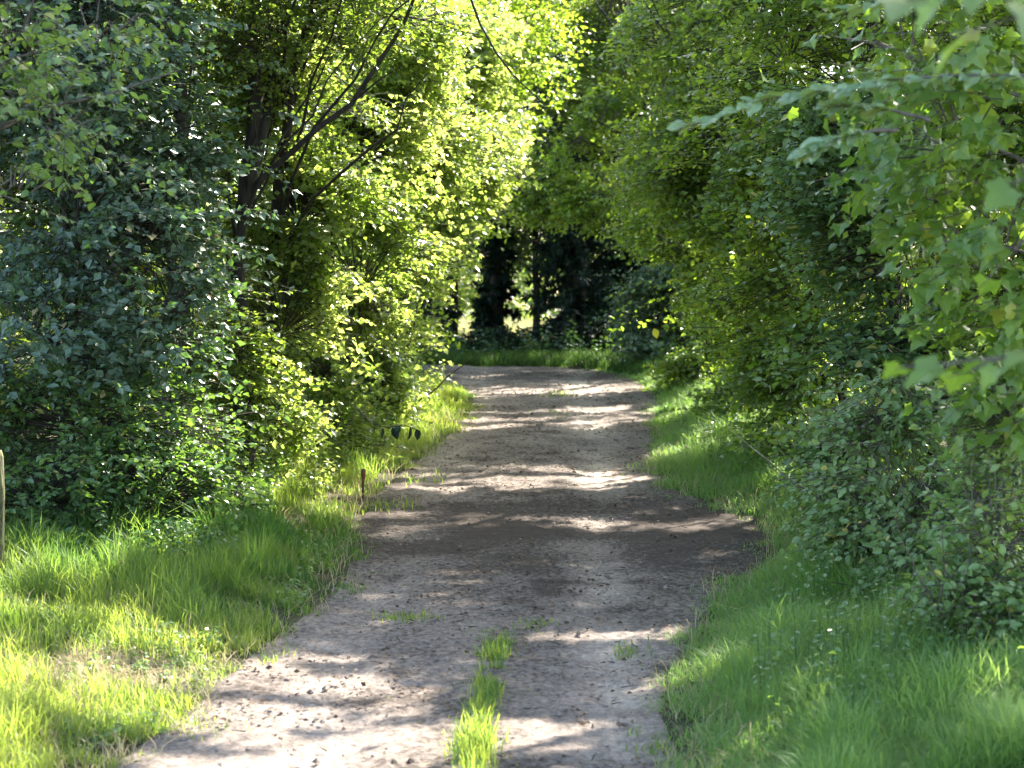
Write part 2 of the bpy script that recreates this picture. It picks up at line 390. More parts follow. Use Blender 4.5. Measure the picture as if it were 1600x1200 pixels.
def tree(name, label, cat, x, y, blobs, n_spray, size=.07, nl=10, tl=.4, tmpl=T_SIMPLE, m=M_BROAD, bm=M_BARK, trunk_r=.1, top=None, stems=1, lean=(0, 0), seed=1, group=None, limbs=6, extra=None, sun=True, **kw):
    r = np.random.default_rng(seed + 100)
    z = float(gz(np.array([x]), np.array([y]))[0]) - .03
    base = (x, y, z)
    root = empty(name, base, label, cat, group)
    w_ = Wood()
    top = top or max(b[2] for b in blobs)
    for s in range(stems):
        a = np.array([x, y, z]) + (r.normal(size=3) * [.12, .12, 0] if s else 0)
        b = np.array([x + lean[0] + (r.normal() * .5 if s else 0), y + lean[1] + (r.normal() * .4 if s else 0), top * (1 if not s else .85)])
        c = curve(a, b, 12, 0, .05, r)
        rr = trunk_r * (1 if not s else .7) * np.linspace(1, .3, 12); rr[0] *= 1.35
        w_.tube(c, rr, 9)
        if s == 0: tc = c
    B = np.array([b_[:3] for b_ in blobs])
    for q in range(max(limbs, len(B))):
        c = B[q % len(B)] + (r.normal(size=3) * .35 if q >= len(B) else 0)
        h = np.clip((c[2] - z) * .6 / max(top - z, .1), .05, .95); i0 = int(h * 11)
        c_ = curve(tc[i0], c, 8, .08, .12, r)
        w_.tube(c_, trunk_r * (1 - .7 * h) * np.linspace(.36, .07, 8), 6)
    if extra: extra(w_)
    crown(root, base, blobs, n_spray, size, nl, tl, tmpl, m, w_, seed=seed, sun=sun, **kw)
    w_.build('trunk' if cat == 'tree' else 'stems', bm, root, base)
    return root

def at(px, py, d):
    return np.array([(px - 800) / F * d, d, ZC - (py - HZ) / F * d])
def blob(px, py, d, rx, ry, rz, wt=1.):
    p_ = at(px, py, d); return (p_[0], p_[1], p_[2], rx, ry, rz, wt)

# ---- left bank
tree('broadleaf_tree', 'shaded dark blue-green tree filling the left edge, in front of the backlit hazels', 'tree', -3.5, 16.2,
     [blob(60, 60, 15.5, 1.2, .9, .9), blob(190, 110, 15.5, .65, .9, .8), blob(120, 330, 15.3, 1.2, .9, .8), blob(235, 370, 15.5, .45, .7, .75), blob(60, 520, 15, 1., .8, .6), blob(250, 500, 15.3, .55, .7, .55), blob(150, 200, 16.5, 1.2, .8, 1.2), (-4.2, 15.6, 6.4, 1.8, 1.4, 1.2)],
     4200, .075, 10, .36, T_SIMPLE, M_DARK, M_BARK, .12, top=5.6, seed=11, stems=2, clump=(.6, .46), face=(0, -.4, 0), sig=.6)
tree('bramble_bush', 'dark low bramble thicket under the shaded tree at the left', 'bush', -3.4, 14.8,
     [blob(60, 760, 14.6, .75, .6, .38), blob(220, 760, 14.9, .7, .6, .45), blob(330, 790, 15.2, .45, .5, .3), blob(140, 650, 15.2, 1., .6, .4)],
     1900, .06, 7, .3, T_OVAL, M_BRAMBLE, M_BARK, .02, top=1.7, stems=5, seed=12, clump=(.35, .3), tint=(0, .6))
tree('leaning_stem_tree', 'slender tree with grey twin stems standing in the shade behind the left thicket', 'tree', -3.0, 17.6,
     [blob(160, 300, 17.6, .8, .8, 1.2), blob(200, 60, 17.8, .8, .8, .9), (-3.3, 17.8, 6.5, 1.4, 1.2, 1.)],
     1700, .06, 9, .36, T_SIMPLE, M_BROAD, M_BARKG, .085, top=6.4, seed=13, stems=2, clump=(.6, .42))

def fork_extra(w_):
    d = 17.8
    w_.tube([at(386, 320, d), at(388, 280, d), at(398, 220, d), at(402, 150, d), at(396, 60, d), at(380, -80, d)], [.085, .085, .075, .07, .06, .045], 9)
    w_.tube([at(386, 300, d), at(402, 255, d), at(414, 200, d), at(428, 120, d + .2), at(450, 20, d + .4), at(480, -90, d + .5)], [.06, .055, .045, .04, .03, .02], 8)
    w_.tube([at(386, 310, d), at(410, 280, d - .1), at(450, 245, d - .2), at(500, 200, d - .3), at(550, 165, d - .3), at(590, 105, d - .4), at(630, 45, d - .4), at(665, -40, d - .4)], [.042, .032, .029, .027, .025, .022, .018, .013], 8)
    w_.tube([at(640, 30, d - .4), at(680, 38, d - .3), at(720, 52, d - .3), at(765, 60, d - .2)], [.012, .01, .007, .004], 5)
    w_.tube([at(560, 155, d - .3), at(590, 130, d - .5), at(620, 110, d - .6)], [.012, .009, .005], 5)
base_z = .056 * 17.8
tree('forked_tree', 'tree with dark forked trunk, one limb slanting up right among bright leaves', 'tree', -2.52, 17.8,
     [blob(470, 60, 18.2, .9, .7, .7), blob(420, 190, 18.4, .6, .5, .55, .7), blob(330, 120, 18.3, .6, .6, .8), blob(560, 20, 17.6, .6, .5, .45), blob(330, 300, 18.4, .5, .5, .5, .6), blob(640, 10, 17.3, .5, .5, .35), (-2.3, 17.8, 6.6, 1.8, 1.6, 1.1), blob(410, 60, 17.2, .5, .3, .4, 1.5), blob(360, 540, 17.1, .35, .25, .4, 2)],
     3000, .062, 9, .36, T_SIMPLE, M_BROAD, M_BARK, .125, top=at(386, 315, 17.8)[2], seed=14, limbs=7, extra=fork_extra, clump=(.45, .42), own=True)

hz = [('lush backlit hazel bush glowing yellow-green, nearest the forked trunk', -2.35, 18.9, [blob(470, 330, 18.9, .75, .6, .8), blob(440, 500, 18.6, .6, .55, .6), blob(430, 640, 18.3, .55, .5, .45), blob(400, 720, 17.8, .5, .4, .3), blob(380, 600, 17.6, .4, .4, .4), (-2.2, 19.2, 4.9, .8, .8, .6)], 2300, .06, M_HAZEL),
      ('tall backlit hazel bush glowing yellow-green, second from the forked trunk', -1.95, 20.9, [blob(540, 260, 20.9, .9, .7, 1.), blob(560, 440, 20.5, .65, .6, .7), blob(520, 580, 20.2, .5, .5, .5), blob(500, 680, 19.6, .5, .4, .35), (-1.6, 21, 5.8, 1.1, .8, .8)], 2500, .06, M_HAZEL),
      ('backlit hazel bush spreading highest towards the track, with the brightest crown', -1.75, 23.2, [blob(640, 200, 23.2, 1.05, .7, 1.1), blob(620, 380, 23, .75, .7, .8), blob(590, 520, 22.5, .5, .5, .6), blob(590, 620, 22, .5, .4, .4), blob(600, 50, 23, 1.1, .9, .7)], 2600, .063, M_HAZEL),
      ('farthest backlit hazel bush leaning over the bend of the track', -1.8, 25.8, [blob(690, 250, 25.8, 1., .7, 1.2), blob(660, 420, 25.6, .6, .6, .55), blob(620, 560, 25.2, .45, .5, .6), blob(700, 90, 26, 1., .8, .8)], 2300, .068, M_HAZEL)]
for i, (lb, x, y, bl, n, sz, m) in enumerate(hz):
    tree('hazel_bush', lb, 'bush', x, y, bl, n, sz * 1.25, 10, .42, T_SIMPLE, m, M_BARK, .035, top=3.8, stems=5, seed=20 + i, group='backlit hazel bushes left of the track', own=True, clump=(.42, .54), flat=.5, sig=.65)
tree('elder_bush', 'small grey-green bush at the lower right foot of the backlit hazels', 'bush', -1.5, 23.0,
     [blob(600, 600, 22.8, .3, .35, .5), blob(575, 520, 22.3, .3, .3, .4)], 700, .055, 9, .3, T_SIMPLE, M_BRAMBLE, M_BARK, .02, top=2.6, stems=4, seed=26, own=True)
tree('overhanging_tree', 'tree with dull olive leaves hanging over the dark end of the track from the left', 'tree', -2.3, 28.5,
     [blob(700, 420, 28.5, .55, .6, .45), blob(650, 470, 28, .5, .5, .7), blob(770, 330, 29, .5, .6, .3), blob(820, 230, 29.5, .6, .6, .5), blob(820, 60, 29.5, .7, .7, .8), blob(850, 150, 30.5, .5, .6, .5, .6), blob(740, 180, 29, .8, .8, 1.2), (-1.8, 29, 6.6, 1.8, 1.5, 1.2)],
     2600, .08, 9, .4, T_SIMPLE, M_OLIVE, M_BARK, .1, top=6.5, seed=27, own=True, clump=(.5, .45))

# top-left: near branches of a tree that stands beside the camera's left
tree('cherry_tree', 'near tree whose light-tipped leafy twigs hang into the top left corner', 'tree', -4.2, 10.2,
     [blob(30, 60, 10.2, .42, .6, .36), blob(90, 170, 10.6, .42, .5, .3), blob(20, 280, 10.5, .4, .4, .3), blob(150, 40, 11, .4, .5, .25), (-4.2, 10.2, 5.2, 1.5, 1.5, 1.)],
     1000, .055, 9, .34, T_OVAL, M_BRAMBLE, M_BARKG, .09, top=5.4, seed=31, clump=(.4, .42), droop=.3, tint=(.2, 1))

# trees behind the left bank
for i, (lb, x, y, h) in enumerate([('tall tree deep in the wood behind the shaded thicket at the left edge', -6.4, 20.5, 7.5),
                                   ('tall tree in the wood behind the forked trunk', -4.8, 24.5, 8.0),
                                   ('tall tree in the wood behind the backlit hazels', -4.2, 29.5, 8.5),
 ('tall tree far back at the left edge, seen through the shaded thicket', -7.4, 26.5, 8.0), ('tall tree farthest back in the wood on the left', -6.6, 32.5, 8.5),
 ('tall tree at the far left edge beside the shaded thicket', -5.3, 17.8, 6.0)]):
    b = [(x + a, y + c, z_, rr, rr, rr * .8) for a, c, z_, rr in [(0, 0, h + 1, 2.2), (1.2, -.4, h - 1.5, 1.4), (-1, .3, h - 2, 1.5), (.3, -.5, 3.6, 1.5), (.9, -.4, 2.3, 1.1), (-.8, 0, 2.6, 1.2)]]
    tree('woodland_tree', lb, 'tree', x, y, b, 2400, .085, 9, .45, T_SIMPLE, M_BROAD, M_BARK, .15, top=h + 1, seed=40 + i, group='trees in the wood behind the left bank', clump=(.9, .42))

# ---- the dark end of the track
def fir(x, y, h, rad, seed, lb, gp, lean=0):
    r = np.random.default_rng(seed); z = float(zprof(y)); base = (x, y, z)
    root = empty('fir_tree', base, lb, 'tree', gp)
    w_ = Wood(); w_.tube(curve((x, y, z), (x + lean, y, z + h), 10, 0, .02, r), np.linspace(.16, .03, 10), 8)
    P = []; D = []; T = []
    for k in range(int(h * 34)):
        t = r.random() ** .9; zz = z + .15 + t * (h - .2); L = rad * (1 - .8 * t) * (.6 + .5 * r.random()) + .12; a = r.random() * 6.28
        tip = np.array([x + lean * t + math.cos(a) * L, y + math.sin(a) * L, zz - .28 * L])
        st = np.array([x + lean * t, y, zz]); w_.twigs(st[None], tip[None], .012, .004)
        m_ = int(110 * L) + 25; u = r.random(m_) ** .7
        q = st + (tip - st) * u[:, None]; dd = unit(np.array([math.cos(a), math.sin(a), -.3]))[None] * .6 + r.normal(size=(m_, 3)) * .6; dd[:, 2] -= .2
        P.append(q); D.append(dd)
    P = np.concatenate(P); D = np.concatenate(D); n = len(P)
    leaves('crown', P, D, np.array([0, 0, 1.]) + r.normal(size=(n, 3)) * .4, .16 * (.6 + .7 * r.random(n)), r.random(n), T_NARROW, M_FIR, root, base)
    w_.build('trunk', M_BARK, root, base)
for i, (px, y, h, rad, lb) in enumerate([(905, 36.5, 5.2, 1.3, 'broad black-green fir filling the middle of the dark end of the track'),
                                         (775, 38, 4.8, .42, 'narrow black-green fir between the two bright gaps'),
                                         (985, 37.5, 5.5, 1.0, 'black-green fir at the right of the dark end of the track'),
                                         (660, 36.5, 4.2, .75, 'black-green fir half hidden behind the backlit hazels'),
 (945, 39, 6.5, 1.5, 'tallest black-green fir, behind the broad one in the middle'),
                                         ]):
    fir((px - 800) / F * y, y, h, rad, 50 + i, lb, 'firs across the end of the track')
def bare(px, y, rad, lb, seed, h=9):
    x = (px - 800) / F * y
    b = [(x, y, h, 2.2, 2., 1.6), (x + .4, y - .4, 5.6, 1.5, 1.2, 1.2, 1.5), (x - .2, y - .4, 4.2, 1.2, 1., .8, 1.5)]
    tree('woodland_tree', lb, 'tree', x, y, b, 2200, .1, 9, .5, T_SIMPLE, M_DARK, M_BARK, rad, top=h, seed=seed, group='trees across the end of the track', tint=(0, .7), clump=(.8, .3))
bare(770, 40, .26, 'thick dark trunk between the two bright gaps at the end of the track', 61)
bare(841, 39.5, .085, 'thin dark trunk crossing the right one of the bright gaps', 62, 7.5)
bare(699, 39, .16, 'dark trunk just left of the bright gaps at the end of the track', 63, 8)
bare(1000, 39, .2, 'dark trunk behind the firs at the right of the bright gaps', 64, 8.5)
bare(1075, 43, .18, 'dark trunk behind the dogwoods at the bend, right of all the firs', 67, 7.5)
bare(1160, 45, .18, 'dark trunk far behind the right bank, rightmost of its row', 68, 7.5)
bare(900, 41, .2, 'dark trunk hidden in the middle of the firs', 65, 8.5)
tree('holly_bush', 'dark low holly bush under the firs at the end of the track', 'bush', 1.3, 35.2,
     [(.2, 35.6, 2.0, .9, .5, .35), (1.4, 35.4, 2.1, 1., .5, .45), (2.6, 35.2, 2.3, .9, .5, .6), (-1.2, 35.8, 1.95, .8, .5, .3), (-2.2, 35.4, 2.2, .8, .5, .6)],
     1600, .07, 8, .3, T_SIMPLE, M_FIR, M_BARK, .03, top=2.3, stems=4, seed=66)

# far sunlit wood beyond the meadow
for i, (x, y, h) in enumerate([(-9, 84, 9), (-2.5, 88, 10), (4, 82, 9), (10, 86, 10), (16, 80, 9), (-16, 80, 9)]):
    b = [(x, y, h * .6, 3.6, 3, h * .38), (x + 2, y - 1, h * .4, 2.4, 2, 2.6), (x - 2, y - 1, h * .36, 2.6, 2, 2.6)]
    tree('distant_tree', ['sunlit distant tree beyond the meadow, left of the gaps', 'sunlit distant tree beyond the meadow, seen through the left gap', 'sunlit distant tree beyond the meadow, seen through the right gap', 'sunlit distant tree beyond the meadow, behind the firs', 'sunlit distant tree beyond the meadow, behind the right bank', 'sunlit distant tree beyond the meadow, farthest left'][i], 'tree', x, y, b, 900, .3, 8, 1.0, T_SIMPLE, M_HAZEL, M_BARK, .25, top=h * .8, seed=70 + i, group='distant trees beyond the meadow', sun=False)

# ---- right bank
for i, (lb, x, y, bl) in enumerate([
    ('field maple leaning over the dogwoods from the right, filling the upper centre right', 3.9, 25, [blob(1050, 60, 25, 1.0, .9, .9), blob(1090, 230, 24.5, .9, .8, .8), blob(1180, 60, 24, .9, .8, .8), (3.6, 25, 7., 1.8, 1.6, 1.2)]),
    ('field maple behind the long pale branch at the upper right', 4.2, 19, [blob(1230, 80, 18.6, .9, .8, .8), blob(1350, 130, 18.3, .9, .8, .9), blob(1480, 220, 18.2, .8, .8, .9), blob(1570, 80, 17, .8, .8, .9), blob(1600, 330, 16.6, .7, .8, .9), blob(1560, 520, 16.5, .6, .6, .5), (4.4, 19, 6.6, 1.8, 1.6, 1.2)])]):
    tree('field_maple', lb, 'tree', x, y, bl, 3400, .08, 9, .5, T_SIMPLE, M_OLIVE, M_BARK, .1, top=6.6, seed=150 + i, group='field maples above the right bank', clump=(.5, .5), face=(-.3, -.5, 0), sig=.6)
rb = [('rounded leafy dogwood bush at the far bend on the right', 2.9, 31.5, [blob(1040, 480, 31, .6, .6, .7), blob(1060, 400, 31.5, .8, .7, .8), blob(1030, 560, 30.6, .45, .5, .4)], 1700, .07, M_DARK, T_SIMPLE),
      ('leafy dogwood bush right of the bend, behind the bright green verge', 3.3, 27.5, [blob(1090, 420, 27.5, .8, .7, .9), blob(1110, 560, 27, .65, .6, .6), blob(1090, 640, 26.4, .4, .4, .3), blob(1060, 300, 27.8, .8, .7, .9)], 2300, .066, M_OLIVE, T_SIMPLE),
      ('leafy dogwood bush with yellow sun flecks, middle of the right bank', 3.4, 23.5, [blob(1180, 400, 23.5, .85, .8, 1.), blob(1190, 560, 23, .7, .7, .6), blob(1160, 670, 22.2, .5, .5, .4), blob(1130, 250, 24, .9, .8, .9)], 2500, .064, M_OLIVE, T_SIMPLE),
      ('leafy dogwood bush above the wide part of the track', 3.4, 19.5, [blob(1290, 400, 19.5, .8, .8, .9), blob(1270, 560, 19, .65, .7, .5), blob(1240, 690, 18.2, .45, .5, .35), blob(1200, 250, 20, .9, .8, .8)], 2500, .062, M_OLIVE, T_SIMPLE),
      ('dogwood bush with a dark hollow in it, on the right bank', 3.5, 16, [blob(1420, 380, 16, .7, .7, .75), blob(1350, 540, 15.6, .5, .5, .25), blob(1500, 560, 15.5, .6, .6, .4), blob(1330, 240, 16.4, .7, .8, .6), blob(1330, 700, 15.5, .35, .4, .22)], 2300, .06, M_BRAMBLE, T_OVAL)]
for i, (lb, x, y, bl, n, sz, m, T) in enumerate(rb):
    tree('dogwood_bush', lb, 'bush', x, y, bl, int(n * 1.15), sz * 1.2, 12, .6, T, m, M_BARK, .035, top=4., stems=5, seed=80 + i, group='leafy bushes along the right bank', clump=(.55, .52), sig=.6, face=(-.4, -.5, 0))
tree('bramble_bush', 'pale arching bramble spilling over the right verge', 'bush', 2.9, 12.6,
     [blob(1375, 830, 12.8, .4, .5, .28), blob(1420, 760, 12.8, .5, .5, .35), blob(1520, 860, 12.2, .55, .5, .35), blob(1560, 700, 12.6, .45, .5, .35), blob(1300, 760, 13.2, .2, .35, .14), blob(1480, 960, 11.6, .4, .4, .2), blob(1400, 650, 13.4, .5, .5, .3), blob(1360, 930, 12, .3, .3, .1, 1.5), blob(1480, 1060, 10.4, .4, .3, .12, 1.2)],
     2100, .058, 8,   .42, T_OVAL, M_PALE, M_BARKG, .012, top=2.2, stems=8, seed=91, clump=(.3, .46), tint=(.3, 1), sig=.5, face=(-.3, -.5, 0), shell=.2, droop=.4)
tree('rose_bush', 'thin twiggy bush with small leaves at the right edge above the grass', 'bush', 2.5, 10.4,
     [blob(1560, 820, 10.6, .3, .4, .3), blob(1600, 650, 10.8, .4, .4, .4), blob(1500, 920, 10.4, .25, .3, .15), blob(1620, 940, 10.2, .35, .3, .2)],
     700, .055, 8, .3, T_OVAL, M_PALE, M_BARKG, .01, top=1.9, stems=6, seed=92, clump=(.3, .35), tint=(.2, .9))
tree('maple_tree', 'maple with broad lobed leaves hanging down the right side of the photo', 'tree', 3.9, 10.6,
     [blob(1500, 200, 10.5, .6, .8, .5), blob(1560, 380, 10.3, .5, .7, .45), blob(1420, 90, 11.2, .65, .7, .45), blob(1600, 560, 10.4, .4, .6, .35), blob(1300, 60, 12, .6, .7, .4), blob(1440, 320, 11.5, .45, .6, .35), (4.2, 10.6, 6., 1.8, 2., 1.3)],
     1500, .085, 7, .42, T_MAPLE, M_MAPLE, M_BARKG, .12, top=6, seed=93, clump=(.4, .36), droop=.35, sig=.6, face=(-.4, -.6, 0))

tree('hawthorn_bush', 'tall hawthorn behind the hanging maple leaves at the right edge', 'bush', 4.3, 14.2,
     [blob(1590, 120, 14.2, .7, .7, .8), blob(1600, 330, 14, .7, .7, .7), blob(1570, 520, 13.8, .6, .6, .5), blob(1480, 20, 15, .7, .7, .6), (4.6, 14.4, 3.6, .9, 1., 1.6)],
     2400, .075, 9, .4, T_SIMPLE, M_OLIVE, M_BARK, .06, top=5.4, seed=95, clump=(.5, .36), own=True, stems=3)
# the near maple: three branches reach into the picture
def near_maple():
    base = (2.3, 4.6, float(gz(np.array([2.3]), np.array([4.6]))[0]))
    root = empty('young_maple', base, 'young maple beside the camera, its big fresh leaves blurred at the right edge', 'tree')
    r = np.random.default_rng(5); w_ = Wood()
    w_.tube(curve(base, (2.1, 4.7, 4.6), 10, 0, .03, r), np.linspace(.05, .015, 10), 8)
    P = []; D = []; N = []; Z_ = []; T = []
    def branch(a, b, n, sz, fan=.7, dr=.4, tn=(.3, .9)):
        c = curve(a, b, 10, .06, .05, r); w_.tube(c, np.linspace(.009, .002, 10), 5)
        ax = unit(np.asarray(b) - np.asarray(a))
        for k in range(n):
            t = .3 + .7 * (k + .5) / n; i = t * 9; q = c[int(i)] + (c[min(int(i) + 1, 9)] - c[int(i)]) * (i % 1)
            lat = unit(np.cross(ax, [0, 0, 1.])) * (1 if k % 2 else -1)
            d_ = ax * .8 + lat * fan + r.normal(size=3) * .25; d_[2] -= dr * r.random()
            st = q + unit(d_) * .05; w_.twigs(q[None], st[None], .0015, .001)
            P.append(st); D.append(d_); N.append(np.array([-.1, -.25, 1.]) + r.normal(size=3) * .35); Z_.append(sz * (.75 + .5 * r.random())); T.append(tn[0] + (tn[1] - tn[0]) * r.random())
    t0 = np.array([2.15, 4.7, 3.3])
    branch(t0 + [0, 0, .3], at(1400, 10, 4.5), 9, .13, dr=1.2)
    branch(t0 + [0, 0, .2], at(1480, 60, 4.4), 6, .12, dr=1.3)
    branch(t0 + [0, .2, .1], at(1590, 20, 4.9), 6, .11, dr=1.0)
    branch(t0 - [0, 0, .7], at(1400, 575, 5.2), 8, .095, fan=.5, dr=.5)
    branch(t0 - [0, 0, .6], at(1480, 590, 5.4), 6, .085, fan=.6, dr=.9)
    branch(t0 - [0, 0, .3], at(1560, 290, 5.6), 5, .09, dr=.8)
    branch(t0 + [0, 1., 0], at(1530, 450, 6.4), 6, .085, dr=.8)
    leaves('crown', np.array(P), np.array(D), np.array(N), np.array(Z_), np.array(T), T_MAPLE, M_MAPLE, root, base)
    w_.build('trunk', M_BARKG, root, base)
near_maple()
# the long pale branch pointing into the picture at the upper right
def lime_branch():
    base = (3.1, 8.1, float(gz(np.array([3.1]), np.array([8.1]))[0]))
    root = empty('lime_tree', base, 'young lime whose long pale branch points left across the upper right', 'tree')
    r = np.random.default_rng(15); w_ = Wood()
    w_.tube(curve(base, (2.9, 8.2, 4.8), 10, 0, .03, r), np.linspace(.05, .015, 10), 8)
    P = []; D = []
    for a, b, n in [((2.95, 8.2, 3.7), at(1055, 205, 8.0), 60), (at(1400, 205, 8.1), at(1260, 240, 7.9), 34), (at(1450, 190, 8.1), at(1290, 170, 8.1), 26), ((2.95, 8.2, 4.1), at(1290, 30, 8.4), 30)]:
        c = curve(a, b, 14, .05, .03, r); w_.tube(c, np.linspace(.01, .002, 14), 5)
        ax = unit(np.asarray(b) - np.asarray(a))
        for k in range(n):
            i = (.35 + .64 * (k + .5) / n) * 13; q = c[int(i)] + (c[min(int(i) + 1, 13)] - c[int(i)]) * (i % 1)
            lat = unit(np.cross(ax, [0, 0, 1.])) * (1 if k % 2 else -1)
            d_ = ax * .9 + lat * .7 + r.normal(size=3) * .25; d_[2] -= .45 * r.random(); P.append(q); D.append(d_)
    n = len(P)
    leaves('crown', np.array(P), np.array(D), np.array([0, -.45, 1.]) + r.normal(size=(n, 3)) * .35, .10 * (.7 + .5 * r.random(n)), .3 + .7 * r.random(n), T_OVAL, M_LIME, root, base)
    w_.build('trunk', M_BARKG, root, base)
lime_branch()

# tall shade trees on the right whose crowns roof the track
rt = [(5.4, 9.8, 8.6, 'tall shade tree beside the hanging maple leaves, nearest the camera'), (5.2, 15.0, 9.5, 'tall shade tree behind the arching bramble of the right bank'), (5.6, 19.5, 10, 'tall shade tree behind the dogwood with the dark hollow'),
      (5.0, 23.5, 10.5, 'tall shade tree behind the wide part of the track on the right'), (5.4, 28.5, 10.5, 'tall shade tree behind the middle of the right bank'),
      (4.6, 34, 10, 'tall shade tree behind the far bend on the right'), (8.8, 24, 10.5, 'tall shade tree deep in the wood behind the right bank'),
      (9, 31, 11, 'tall shade tree deep in the wood, right of the far bend'), (7.5, 38, 10.5, 'tall shade tree at the back of the wood on the right')]
for i, (x, y, h, lb) in enumerate(rt):
    b = [(x - .5, y, h, 3.2, 2.8, 1.7, 1.2), (x - 2.6, y - .3, h - .8, 2.4, 2.3, 1.1, 1.4), (x - 4.4, y + .5, h - .3, 2.2, 2.0, .8, 1.6), (x - .6, y, 5.8, 1.6, 1.5, 1.3, .8), (x - .9, y - .2, 3.9, 1.3, 1.3, 1., .9), (x + .6, y, 3.2, 1.4, 1.3, 1.1, .6)]
    tree('shade_tree', lb, 'tree', x, y, b, 5400, .105, 9, .5, T_SIMPLE, M_BROAD, M_BARK, .17, top=h, seed=100 + i, group='tall shade trees behind the right bank', clump=(.8, .3), thin=.38)
# middle-distance trees seen above the dark end of the track
for i, (px, y, lb) in enumerate([(860, 33.5, 'tree with cool green leaves over the firs at the top centre'), (960, 31.5, 'tree with cool green leaves at the top centre, right of the branch tip')]):
    x = (px - 800) / F * y + 1.2
    b = [blob(px, 60, y, 1.3, .9, 1.1), blob(px - 30, 190, y - .3, 1.3, .8, .8), blob(px + 20, 310, y - .5, 1.2, .6, .45, 1.4), blob(px + 20, -60, y, 1.3, .9, 1), blob(px + 130, 60, y + 1.5, 1.3, .9, 1.3), blob(px + 130, 220, y + 1.5, 1.2, .8, .9), (x, y, 8.6, 2.2, 2, 1.4)]
    tree('ash_tree', lb, 'tree', x + 1.0, y, b, 6000, .09, 9, .5, T_SIMPLE, M_OLIVE, M_BARK, .13, top=8.5, seed=120 + i, group='cool green trees above the end of the track', clump=(.6, .5), face=(-.3, -.4, 0), sig=.6)

# thin bare twig hanging at the top centre belongs to a birch leaning in from the left
def hang(w_):
    w_.tube([at(700, -120, 15.2), at(728, -20, 15), at(750, 40, 15), at(775, 85, 15), at(800, 118, 15), at(850, 165, 15.1)], [.016, .011, .009, .008, .006, .003], 6)
    w_.tube([at(775, 85, 15), at(800, 115, 14.9), at(790, 150, 14.9)], [.005, .004, .002], 5)
tree('birch_tree', 'birch whose thin dark twig hangs down at the top centre', 'tree', -2.9, 19.6,
     [(-.9, 15.6, 6.2, 1., .9, .6), (-1.8, 17.5, 7.2, 1.4, 1.4, .9), blob(770, -60, 15.2, .35, .3, .2)], 700, .05, 8, .32, T_SIMPLE, M_BROAD, M_BARK, .08, top=7.0, lean=(1.4, -2.5), seed=130, extra=hang, own=True)

# ------------------------------------------------------------------ grass
def blades(name, x, y, h, wd, tint, m, lean=.35, seed=0, parent=None, seg=3, z=None):
    r = np.random.default_rng(seed); n = len(x)
    z = gz(x, y) - .02 if z is None else z
    a = r.random(n) * 6.283; lx, ly = np.cos(a), np.sin(a)
    wa = a + 1.57 + r.normal(size=n) * .5; wx, wy = np.cos(wa), np.sin(wa)
    bend = lean * (.3 + 1.4 * r.random(n))
    V = np.zeros((n, seg * 2 + 1, 3))
    for k in range(seg):
        t = k / seg; wk = wd * (1 - .75 * t ** 1.5) * .5; o = bend * h * t ** 2; zz = h * (t - .25 * bend * t * t)
        for s_, j in ((-1, 2 * k), (1, 2 * k + 1)):
            V[:, j] = np.c_[x + lx * o + s_ * wx * wk, y + ly * o + s_ * wy * wk, z + zz]
    o = bend * h; V[:, -1] = np.c_[x + lx * o, y + ly * o, z + h * (1 - .35 * bend)]
    off = (np.arange(n) * (2 * seg + 1))[:, None]
    Q = np.concatenate([off + np.array([[2 * k, 2 * k + 1, 2 * k + 3, 2 * k + 2]]) for k in range(seg - 1)])
    T3 = off + np.array([[2 * seg - 2, 2 * seg - 1, 2 * seg]])
    return mesh_np(name, V.reshape(-1, 3), [Q, T3], m, parent, [np.tile(tint, seg - 1), tint])

def scatter(n, x0, x1, y0, y1, seed, fall=True):
    r = np.random.default_rng(seed); y = y0 + (y1 - y0) * r.random(n) ** (1.5 if fall else 1); return x0 + (x1 - x0) * r.random(n), y
# left verge
x, y = scatter(210000, -4.6, -.2, 8.2, 31, 201)
ins = on_path(x, y); tuft = noise(np.c_[x, y], .16, 61); lowf = noise(np.c_[x, y], .6, 62)
r = np.random.default_rng(1).random(len(x))
bare_x, bare_y = G(165, 1065)
bare_m = np.exp(-(((x - bare_x) / .5) ** 2 + ((y - bare_y) / .45) ** 2)) * 1.5
k = (ins < -.12 + .34 * r ** 3 + .2 * (tuft - .4)) & (x < edge_l(y) + .4) & (tuft * .7 + lowf * .5 > .36 + .25 * np.clip(ins + .25, 0, 1)) & (r > bare_m * 1.05)
k &= ~((y > 15.5) & (x < edge_l(y) - 1.3))
thin = (y > 15.2) & (y < 19.2); k &= ~(thin & (noise(np.c_[x, y], .3, 63) < .5))
x, y, ins, tuft = x[k], y[k], ins[k], tuft[k]; n = len(x); r = np.random.default_rng(2).random(n)
h = (.07 + .13 * r + .08 * tuft) * np.clip(.42 - ins * 1.4, .25, 1.15) * (.6 + .8 * noise(np.c_[x, y], .25, 69))
h *= 1 + .9 * noise(np.c_[x, y], .45, 68) * ((y > 12.4) & (y < 15.4) & (x < edge_l(y) - .5))
o = blades('verge_grass', x, y, h, .0045 + .0003 * y, np.clip(.10 + .5 * noise(np.c_[x, y], .5, 64) + .45 * r - .45 * (np.clip((y - 12) / 1.2, 0, 1) * np.clip((16.4 - y) / 1., 0, 1)), 0, 1), M_GRASS, .45, 3)  # tint dips in the shadow band: bluer tall grass, with shade put into its colour
tag(o, 'yellow-green grass of the left verge', 'grass', kind='stuff')
